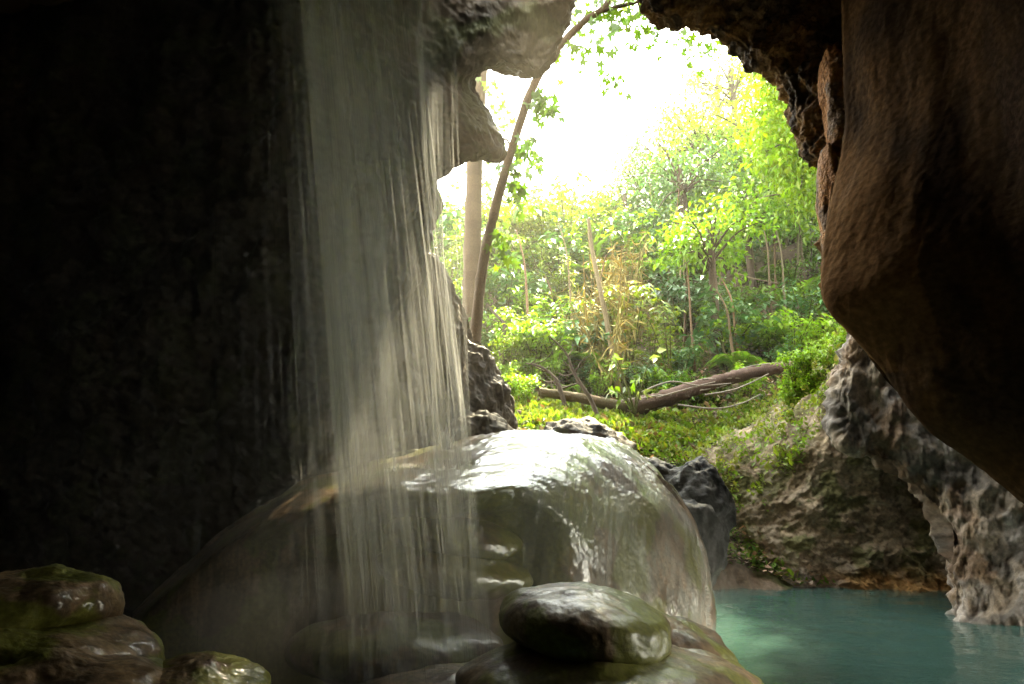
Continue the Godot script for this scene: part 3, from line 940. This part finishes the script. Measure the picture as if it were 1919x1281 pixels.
	# trees standing on the slope: [px, foot py, top px, top py, trunk px, lean leaf colour, crown radius m]
	var slope := [
		[1342, 682, 1332, 470, 10, Color(0.13, 0.22, 0.025), 1.1, "slim brown tree on the slope above the fallen log", "lime"],
		[1462, 440, 1440, 250, 12, Color(0.15, 0.24, 0.02), 1.7, "dark stemmed tree with lime crown beside the hanging roof rock", "lime"],
		[1285, 520, 1275, 340, 10, Color(0.09, 0.15, 0.06), 1.4, "vine hung tree with dull blue green crown on the slope", "gloss"],
		[1240, 400, 1235, 290, 7, Color(0.08, 0.14, 0.05), 1.3, "small blue green tree on the ridge against the glare", "gloss"],
		[1385, 330, 1370, 160, 9, Color(0.18, 0.27, 0.02), 1.8, "wide lime crowned tree high on the slope", "lime"],
		[1180, 470, 1172, 400, 7, Color(0.11, 0.16, 0.05), 1.1, "low glossy tree half way up the slope", "gloss"],
		[1500, 330, 1500, 140, 9, Color(0.15, 0.25, 0.02), 1.6, "lime tree partly behind the hanging roof rock", "lime"],
		[985, 540, 975, 440, 7, Color(0.17, 0.21, 0.03), 0.9, "thin yellow green tree glowing in the glare left of the slope", "lime"],
		[1420, 560, 1405, 420, 8, Color(0.12, 0.21, 0.03), 1.1, "leafy green tree in the middle of the slope", "lime"],
		[1060, 500, 1055, 430, 6, Color(0.15, 0.20, 0.03), 0.9, "yellowish sapling tree low on the ridge", "lime"],
		[1205, 420, 1200, 345, 7, Color(0.12, 0.17, 0.04), 1.3, "dull green bushy tree on the skyline of the ridge", "lime"],
		[1300, 330, 1295, 230, 7, Color(0.10, 0.16, 0.05), 1.6, "blue green bushy tree on the steep upper ridge", "gloss"],
		[1350, 270, 1345, 165, 7, Color(0.16, 0.22, 0.03), 1.7, "yellow green bushy tree on the steep upper ridge", "lime"],
		[1430, 210, 1425, 100, 8, Color(0.18, 0.26, 0.02), 1.9, "lime bushy tree topmost on the ridge", "lime"],
		[1330, 430, 1322, 350, 8, Color(0.16, 0.25, 0.02), 1.3, "lime tree half way up the steep slope", "lime"],
		[1395, 470, 1400, 380, 7, Color(0.11, 0.18, 0.04), 1.2, "mid green tree leaning over the steep slope", "lime"],
		[1230, 500, 1222, 430, 6, Color(0.10, 0.17, 0.06), 1.1, "glossy bushy tree above the dry stalks", "gloss"],
		[1500, 470, 1495, 390, 7, Color(0.13, 0.21, 0.03), 1.2, "feathery green tree close behind the right wall", "lime"]]
	# thin bare stems between the shrubs
	for i in 22:
		var sx := rng.randf_range(980, 1520)
		var sd := rng.randf_range(10.5, 16.0)
		var foot := H(sx, sd)
		var hh := rng.randf_range(1.0, 2.4)
		var st := thing("thin_stem", foot, "thin bare brown stem rising between the shrubs", "stem", "thin stems on the slope")
		t = Tris.new()
		var tx := rng.randf_range(-0.35, 0.35)
		tube(t, [Vector3(0, -0.2, 0), Vector3(tx * 0.3, hh * 0.4, 0), Vector3(tx * 0.5, hh * 0.75, 0.05), Vector3(tx, hh, 0)], rng.randf_range(0.018, 0.035), 0.008, 6, 14, vary(Color(0.26, 0.19, 0.12), 0.3), 0.15)
		obj("trunk", t.mesh(), M.bark, st)
	for s in slope:
		base = G(s[0], s[1])
		d = -base.z
		tree = thing("slope_tree", base, s[7], "tree", "trees on the slope")
		t = Tris.new()
		var top := P(s[2], s[3], d - 0.2) - base
		var mid := top * 0.5 + Vector3(rng.randf_range(-0.12, 0.12), 0, 0)
		tube(t, [Vector3(0, -0.3, 0), mid, top, top + Vector3(0, 0.5, 0)], pxm(s[4], d), pxm(s[4] * 0.5, d), 10, 24, Color(0.15, 0.11, 0.075), 0.12, Color(0.08, 0.06, 0.045))
		var lt := Tris.new()
		var R: float = s[6]
		for b in 16:
			var dir := Vector3(rng.randf_range(-1, 1), rng.randf_range(-0.35, 0.8), rng.randf_range(-1, 1)).normalized()
			var root := mid.lerp(top, rng.randf_range(0.5, 1.0))
			var tip := top + dir * R * rng.randf_range(0.55, 1.0) * Vector3(1, 0.75, 0.8)
			var bend := root.lerp(tip, 0.5) + Vector3(0, 0.15, 0)
			tube(t, [root, bend, tip], pxm(s[4] * 0.3, d), 0.006, 5, 8, Color(0.12, 0.09, 0.06))
			for l in 85:
				var f := sqrt(rng.randf())
				var p := along([root, bend, tip], lerpf(0.5, 2.0, f)) + rv() * R * 0.24
				leaf(lt, p, dir * 0.5 + rv() + Vector3(0, -0.3, 0), Vector3.UP + rv() * 0.5, rng.randf_range(0.08, 0.16), rng.randf_range(0.04, 0.075), vary(s[5] * 1.25, 0.35), 0.3)
		obj("trunk", t.mesh(), M.bark, tree)
		obj("crown", lt.mesh(), M.leaf if s[8] == "lime" else M.gloss_leaf, tree)

	# tall crowns sited to shade the pool, the arching one added out of view: [foot px, foot depth, crown centre, crown radii, label]
	for s in [[1640, 11.8, Vector3(3.9, 11.6, -12.8), Vector3(2.3, 1.7, 1.7), "unseen tall tree added to shade the pool and the falling water", 13000],
			[1600, 12.2, Vector3(5.3, 7.4, -12.3), Vector3(1.5, 2.2, 1.6), "tall tree with broad crown behind the hanging roof rock", 11000],
			[1400, 18.0, Vector3(4.6, 9.3, -17.6), Vector3(1.7, 1.3, 1.3), "tall lime crowned tree on the ridge lit from behind", 2600]]:
		base = H(s[0], s[1])
		tree = thing("tall_tree", base, s[4], "tree", "tall trees on the ridge")
		var cc: Vector3 = s[2] - base
		t = Tris.new()
		tube(t, [Vector3(0, -0.4, 0), cc * 0.35 + Vector3(0, 0.6, 0), cc * 0.75 + Vector3(0, 0.5, 0), cc], 0.16, 0.06, 10, 30, Color(0.15, 0.11, 0.075), 0.12, Color(0.08, 0.06, 0.045))
		var lt := Tris.new()
		for b in 26:
			var tip: Vector3 = cc + rv().normalized() * s[3] * rng.randf_range(0.6, 1.0)
			var root := cc * rng.randf_range(0.7, 1.0)
			var bend := root.lerp(tip, 0.5) + Vector3(0, 0.2, 0)
			tube(t, [root, bend, tip], 0.035, 0.008, 5, 8, Color(0.12, 0.09, 0.06))
			for l in int(s[5]) / 26:
				var p := along([root, bend, tip], lerpf(0.6, 2.0, sqrt(rng.randf()))) + rv() * 0.45
				leaf(lt, p, rv() + Vector3(0, -0.4, 0), Vector3.UP + rv() * 0.5, rng.randf_range(0.10, 0.18), rng.randf_range(0.05, 0.085), vary(Color(0.20, 0.30, 0.02), 0.35), 0.3)
		obj("trunk", t.mesh(), M.bark, tree)
		obj("crown", lt.mesh(), M.leaf, tree)

	# fallen log
	d = 9.9
	var a := P(1165, 768, d - 0.2)
	var log := thing("fallen_log", a, "brown fallen log slanting over the bank wrapped in pale vines", "log")
	var pth := [a - a, P(1240, 748, d - 0.1) - a, P(1320, 722, d) - a, P(1400, 700, d + 0.05) - a, P(1492, 684, d + 0.1) - a]
	t = Tris.new()
	tube(t, pth, pxm(16, d), pxm(10, d), 20, 70, Color(0.095, 0.06, 0.045), 0.28, Color(0.18, 0.12, 0.095))
	obj("trunk", t.mesh(), M.bark, log)
	t = Tris.new()
	tube(t, [P(1170, 764, d - 0.3) - a, P(1100, 748, d - 0.3) - a, P(1010, 734, d - 0.3) - a], pxm(11, d), pxm(8, d), 14, 30, Color(0.20, 0.14, 0.09), 0.14, Color(0.12, 0.11, 0.05))
	obj("far_end", t.mesh(), M.bark, log)
	for v in 3:
		t = Tris.new()
		var vp := []
		for k in 15:
			var f := k / 14.0
			var c := along(pth, f * 4.0)
			var ang := f * (4.5 + v * 1.7) + v * 1.4
			var r := pxm(14, d) * lerpf(1.15, 0.7, f)
			vp.append(c + Vector3(0, cos(ang) * r, sin(ang) * r) + rv() * 0.015)
		tube(t, vp, 0.011, 0.007, 6, 70, Color(0.46, 0.40, 0.33), 0.1)
		obj("vine", t.mesh(), M.bark, log)
	for q in [[[1200, 735], [1255, 715], [1310, 722], [1370, 718]], [[1270, 758], [1340, 765], [1390, 755], [1425, 738]], [[1230, 745], [1300, 725], [1340, 715]], [[1320, 740], [1380, 728], [1440, 700]]]:
		t = Tris.new()
		var vp := []
		for w in q: vp.append(P(w[0], w[1], d - 0.35) - a)
		tube(t, vp, 0.013, 0.007, 6, 24, Color(0.42, 0.36, 0.30), 0.1)
		obj("vine", t.mesh(), M.bark, log)

	# bare branches leaning in front of the log
	for q in [["bare dark branch leaning left of the fallen log", [[942, 700, 7], [940, 660, 6], [944, 625, 5], [946, 608, 4], [925, 585, 2.5], [912, 570, 1.5]]], ["crooked dark twig standing before the pale end of the log", [[1062, 770, 5], [1050, 730, 4.5], [1040, 708, 4], [1015, 688, 3], [985, 680, 2]]], ["long thin dead stem crossing the pale end of the log", [[1122, 785, 5], [1105, 745, 4.5], [1085, 715, 4], [1072, 690, 3.5], [1060, 660, 3], [1030, 630, 2]]], ["low dark twig lying against the pale end of the log", [[1000, 755, 4], [1030, 735, 3.5], [1060, 725, 3], [1085, 717, 2]]]]:
		var pp := []
		var b0 := G(q[1][0][0], q[1][0][1])
		var dd := -b0.z - 0.3
		for w in q[1]: pp.append(P(w[0], w[1], dd) - b0)
		var br := thing("dead_branch", b0, q[0], "branch", "dead branches by the log")
		t = Tris.new()
		tube(t, pp, pxm(q[1][0][2], dd), pxm(1.2, dd), 7, 40, Color(0.10, 0.075, 0.06), 0.2, Color(0.19, 0.15, 0.12))
		obj("stem", t.mesh(), M.bark, br)
		for k in 5:
			t = Tris.new()
			var f := rng.randf_range(0.3, 0.95)
			var p := along(pp, f * (pp.size() - 1))
			var e := p + Vector3(rng.randf_range(-0.35, 0.35), rng.randf_range(0.0, 0.3), rng.randf_range(-0.2, 0.2))
			tube(t, [p, p.lerp(e, 0.5) + rv() * 0.04, e], 0.010, 0.003, 5, 8, Color(0.12, 0.09, 0.07))
			obj("twig", t.mesh(), M.bark, br)

	# pale vines and an arching bough on the slope
	for q in [["pale straight vine hanging from the slope trees", [[1352, 400], [1350, 500], [1342, 600]]], ["pale forked vine slanting across the middle of the slope", [[1235, 645], [1262, 610], [1300, 575], [1332, 520]]], ["thin pale stick lying level among the ferns", [[1378, 512], [1412, 522], [1460, 531]]], ["brown bough arching in from behind the hanging roof rock", [[1395, 395], [1430, 370], [1475, 362], [1550, 345]]], ["thin pale vine hanging beside the dry stalks", [[1272, 420], [1275, 500], [1268, 590]]], ["leaning pale stalk under the blue green trees", [[1215, 700], [1195, 640], [1170, 560]]]]:
		var b1 := G(q[1][0][0], 560)
		var d1 := -b1.z - 0.6
		b1 = P(q[1][0][0], q[1][0][1], d1)
		var vt := thing("slope_vine", b1, q[0], "vine", "vines on the slope")
		t = Tris.new()
		var pv := []
		for w in q[1]: pv.append(P(w[0], w[1], d1) - b1)
		tube(t, pv, 0.022, 0.010, 6, 24, Color(0.38, 0.30, 0.20), 0.2, Color(0.22, 0.17, 0.11))
		obj("stem", t.mesh(), M.bark, vt)

# ---------------------------------------------------------------- plants
# kinds: stems from one foot with leaves along them
func shrub(called: String, stems: int, height: float, spread: float, leaves: int, ll: float, lw: float, col: Color, mat: Material, droop: float, up := 0.3) -> Node3D:
	var o := Node3D.new()
	o.name = called
	var t := Tris.new()
	var lt := Tris.new()
	for s in stems:
		var a := TAU * (s + rng.randf()) / stems
		var out := Vector3(cos(a), 0, sin(a))
		var h := height * rng.randf_range(0.6, 1.05)
		var sp := spread * rng.randf_range(0.3, 1.0)
		var path := [Vector3(0, -0.08, 0), out * sp * 0.25 + Vector3(0, h * 0.5, 0), out * sp * 0.65 + Vector3(0, h * 0.9, 0), out * sp + Vector3(0, h * (1.0 - droop), 0)]
		tube(t, path, 0.010, 0.003, 4, 8, Color(0.13, 0.12, 0.05))
		for l in leaves:
			var f := rng.randf_range(0.22, 1.0)
			var p := along(path, f * 3.0)
			var q := along(path, minf(f + 0.03, 1.0) * 3.0)
			var dir := (q - p).normalized()
			var side := dir.cross(Vector3.UP).normalized() * (1.0 if l % 2 else -1.0)
			var at := p + rv() * ll * 0.7
			leaf(lt, at, side + dir * 0.7 + rv() * 0.6 + Vector3(0, up - 0.3, 0), Vector3.UP + rv() * 0.45, ll * rng.randf_range(0.6, 1.2), lw * rng.randf_range(0.7, 1.2), vary(col, 0.35), 0.25)
	obj("stem", t.mesh(), M.bark, o)
	obj("foliage", lt.mesh(), mat, o)
	return o

func fern(called: String, fronds: int, length: float, col: Color) -> Node3D:
	var o := Node3D.new()
	o.name = called
	var t := Tris.new()
	var lt := Tris.new()
	for s in fronds:
		var a := TAU * (s + rng.randf() * 0.6) / fronds
		var out := Vector3(cos(a), 0, sin(a))
		var L := length * rng.randf_range(0.7, 1.1)
		var path := [Vector3.ZERO, out * L * 0.3 + Vector3(0, L * 0.45, 0), out * L * 0.7 + Vector3(0, L * 0.5, 0), out * L + Vector3(0, L * 0.2, 0)]
		tube(t, path, 0.006, 0.002, 4, 8, Color(0.12, 0.13, 0.04))
		for k in 22:
			var f := 0.15 + 0.83 * k / 22.0
			var p := along(path, f * 3.0)
			var dir := (along(path, minf(f + 0.03, 1.0) * 3.0) - p).normalized()
			var side := dir.cross(Vector3.UP).normalized()
			var w := L * 0.28 * sin(PI * pow(f, 0.7)) + 0.02
			for sd in [-1.0, 1.0]:
				leaf(lt, p, side * sd + dir * 0.35, Vector3.UP, w, w * 0.28 + 0.01, vary(col, 0.25), 0.2)
	obj("stem", t.mesh(), M.bark, o)
	obj("frond", lt.mesh(), M.leaf, o)
	return o

func dry_clump(called: String) -> Node3D:
	var o := Node3D.new()
	o.name = called
	var t := Tris.new()
	var lt := Tris.new()
	for s in 22:
		var a := rng.randf() * TAU
		var h := rng.randf_range(0.6, 1.5)
		var b := Vector3(rng.randf_range(-0.35, 0.35), 0, rng.randf_range(-0.25, 0.25))
		var e := b + Vector3(cos(a) * 0.25, h, sin(a) * 0.25)
		tube(t, [b, b.lerp(e, 0.5) + rv() * 0.05, e], 0.011, 0.005, 4, 6, vary(Color(0.26, 0.21, 0.07), 0.3))
		for k in 16:
			var p := b.lerp(e, rng.randf_range(0.2, 1.0))
			leaf(lt, p, Vector3(rng.randf_range(-1, 1), rng.randf_range(-1.2, 0.2), rng.randf_range(-1, 1)), rv(), rng.randf_range(0.12, 0.28), rng.randf_range(0.012, 0.03), vary(Color(0.24, 0.20, 0.05), 0.4), 0.5)
	obj("stalk", t.mesh(), M.bark, o)
	obj("foliage", lt.mesh(), M.dry, o)
	return o

func place(proto: Node3D, at: Vector3, scale: float, label: String, category: String, group: String, first: bool) -> void:
	var o: Node3D = proto if first else proto.duplicate()
	o.name = numbered(String(proto.name) if first else String(proto.get_meta("kind_name")))
	if first: proto.set_meta("kind_name", String(o.name))
	add_child(o)
	o.position = at
	o.rotation = Vector3(rng.randf_range(-0.15, 0.25), rng.randf() * TAU, rng.randf_range(-0.15, 0.15))
	o.scale = Vector3.ONE * scale
	tag(o, label, category, group)

func build_plants() -> void:
	var lime := Color(0.20, 0.32, 0.03)
	var mid := Color(0.12, 0.21, 0.03)
	var blue := Color(0.095, 0.18, 0.075)
	var kinds := [
		[shrub("lime_shrub", 9, 0.75, 0.5, 42, 0.10, 0.05, lime, M.leaf, 0.15), "lime green leafy shrub on the forest slope", "shrub", "lime shrubs on the slope"],
		[shrub("green_shrub", 10, 0.65, 0.55, 44, 0.085, 0.045, mid, M.leaf, 0.2), "mid green leafy shrub on the forest slope", "shrub", "green shrubs on the slope"],
		[shrub("glossy_shrub", 8, 0.8, 0.5, 40, 0.12, 0.055, blue, M.gloss_leaf, 0.2), "blue green glossy leaved shrub on the forest slope", "shrub", "glossy shrubs on the slope"],
		[fern("fern", 11, 0.6, Color(0.14, 0.25, 0.03)), "arching green fern on the forest slope", "fern", "ferns on the slope"],
		[shrub("tall_weed", 5, 1.2, 0.35, 34, 0.11, 0.04, Color(0.16, 0.22, 0.03), M.leaf, 0.1), "tall yellow green weed on the forest slope", "weed", "tall weeds on the slope"],
		[dry_clump("dry_stalks"), "clump of dry golden brown stalks on the forest slope", "dry plant", "dry stalks on the slope"]]
	var seen := {}
	var put := func(k: int, at: Vector3, s: float, zone: String):
		place(kinds[k][0], at, s, kinds[k][1].replace("on the forest slope", zone), kinds[k][2], kinds[k][3], not seen.has(k))
		seen[k] = true
	# spread over the slope
	for i in 330:
		var px := rng.randf_range(760, 1680)
		var f := rng.randf()
		var d := lerpf(9.0, 20.5, pow(f, 0.9))
		if px > 1000.0 and px < 1510.0 and d < 10.3: d += 1.4
		var at := H(px, d)
		var k := 0
		var u := rng.randf()
		if px > 1380: k = 0 if u < 0.30 else 1 if u < 0.65 else 3 if u < 0.85 else 2
		elif px < 1050: k = 0 if u < 0.45 else 4 if u < 0.65 else 1 if u < 0.85 else 2
		else: k = 2 if u < 0.35 else 1 if u < 0.6 else 4 if u < 0.72 else 3 if u < 0.86 else 0
		if px > 1090 and px < 1250 and d > 11.0 and d < 13.0: k = 5 if u < 0.6 else 4
		var s := rng.randf_range(0.75, 1.35) * (1.7 if d > 14.5 else 1.15 if d > 11.0 else 0.6)
		var zone := "in the middle of the forest slope"
		if d > 16.0: zone = "high on the ridge of the slope"
		elif px > 1400.0: zone = "on the slope beside the right cave wall"
		elif px < 1030.0: zone = "on the slope behind the leaning tree"
		elif d < 11.0: zone = "around the fallen log"
		put.call(k, at, s, zone)
	# bright creepers at the top of the bank by the near wall
	for i in 24:
		var f := rng.randf()
		var at := P(lerpf(1470, 1608, f) + rng.randf_range(-22, 25), lerpf(800, 600, f) + rng.randf_range(-30, 70), lerpf(8.9, 8.3, f))
		put.call(0, at, rng.randf_range(0.35, 0.62), "crowding the top of the rocky bank beside the pillar")
	# hanging sprays before the slope, upper right
	# broad leaved plant by the log
	var b := G(1205, 745)
	var d := 9.5
	var o := thing("broadleaf_plant", b, "broad leaved plant with pale and yellow leaves growing over the log", "plant")
	var t := Tris.new()
	var lt := Tris.new()
	for k in 9:
		var e := P(1195 + rng.randf_range(-60, 70), 710 + rng.randf_range(-45, 40), d + rng.randf_range(-0.2, 0.2)) - b
		var foot := P(1190, 775, d) - b
		tube(t, [foot, foot.lerp(e, 0.6) + Vector3(0, 0.08, 0), e], 0.012, 0.005, 5, 10, Color(0.16, 0.18, 0.06))
		for l in 4:
			leaf(lt, e + rv() * 0.06, rv() + Vector3(0, -0.3, 0.3), Vector3.UP + rv(), rng.randf_range(0.10, 0.20), rng.randf_range(0.05, 0.09), vary(Color(0.16, 0.25, 0.03) if rng.randf() < 0.7 else Color(0.30, 0.33, 0.22), 0.2), 0.3)
	obj("stem", t.mesh(), M.bark, o)
	obj("foliage", lt.mesh(), M.leaf, o)

	# ground cover: small herbs and fallen leaves
	t = Tris.new()
	for k in 7:
		leaf(t, rv() * 0.05, rv() + Vector3(0, 0.7, 0), Vector3.UP + rv() * 0.4, rng.randf_range(0.05, 0.09), rng.randf_range(0.025, 0.045), Color.WHITE, 0.3)
	scatter("herb_cover", t.mesh(), M.leaf, 5200, func():
		var px := rng.randf_range(760, 1680)
		return H(px, lerpf(8.0, 16.0, pow(rng.randf(), 1.3))), [Color(0.15, 0.24, 0.03), Color(0.09, 0.16, 0.03), Color(0.2, 0.24, 0.05)], "low green herbs covering the slope", "herbs")
	scatter("bank_herbs", t.mesh(), M.leaf, 1500, func():
		return H(rng.randf_range(960, 1420), lerpf(8.4, 10.2, rng.randf())) + Vector3(0, 0.03, 0), [Color(0.22, 0.30, 0.05), Color(0.15, 0.23, 0.03), Color(0.26, 0.28, 0.08)], "bright young herbs along the top of the bank", "herbs")
	scatter("bank_moss_plants", t.mesh(), M.leaf, 330, func():
		var v := lerpf(2.6, 8.0, pow(rng.randf(), 0.6))
		return on_bank(rng.randf_range(0.0, clampf(v * 0.5, 0.8, 3.2)), v) + Vector3(-0.02, 0.05, 0.04), [Color(0.20, 0.28, 0.04), Color(0.14, 0.20, 0.03), Color(0.24, 0.25, 0.07)], "small green plants clinging to the rocky bank", "plants")
	t = Tris.new()
	leaf(t, Vector3.ZERO, Vector3(1, 0.05, 0.1), Vector3.UP, 0.10, 0.055, Color.WHITE, 0.1)
	leaf(t, Vector3(0.05, 0.01, 0.07), Vector3(-0.3, 0.15, 1), Vector3.UP, 0.08, 0.045, Color.WHITE, -0.2)
	scatter("leaf_litter", t.mesh(), M.dry, 5000, func():
		var px := rng.randf_range(900, 1680)
		return H(px, lerpf(8.0, 14.0, pow(rng.randf(), 1.6))) + Vector3(0, 0.02, 0), [Color(0.30, 0.20, 0.13), Color(0.22, 0.14, 0.09), Color(0.38, 0.30, 0.24)], "dead brown leaves scattered on the slope", "leaf litter")

func scatter(called: String, mesh: Mesh, mat: Material, count: int, where: Callable, cols: Array, label: String, category: String) -> void:
	var mm := MultiMesh.new()
	mm.transform_format = MultiMesh.TRANSFORM_3D
	mm.use_colors = true
	mm.mesh = mesh
	mm.instance_count = count
	for i in count:
		var p: Vector3 = where.call()
		var bs := Basis(Vector3.UP, rng.randf() * TAU) * Basis(Vector3.RIGHT, rng.randf_range(-0.5, 0.5))
		mm.set_instance_transform(i, Transform3D(bs.scaled(Vector3.ONE * rng.randf_range(0.7, 1.4)), p))
		mm.set_instance_color(i, vary(cols[rng.randi() % cols.size()], 0.3))
	var o := MultiMeshInstance3D.new()
	o.name = numbered(called)
	o.multimesh = mm
	o.material_override = mat
	add_child(o)
	tag(o, label, category, "", "stuff")
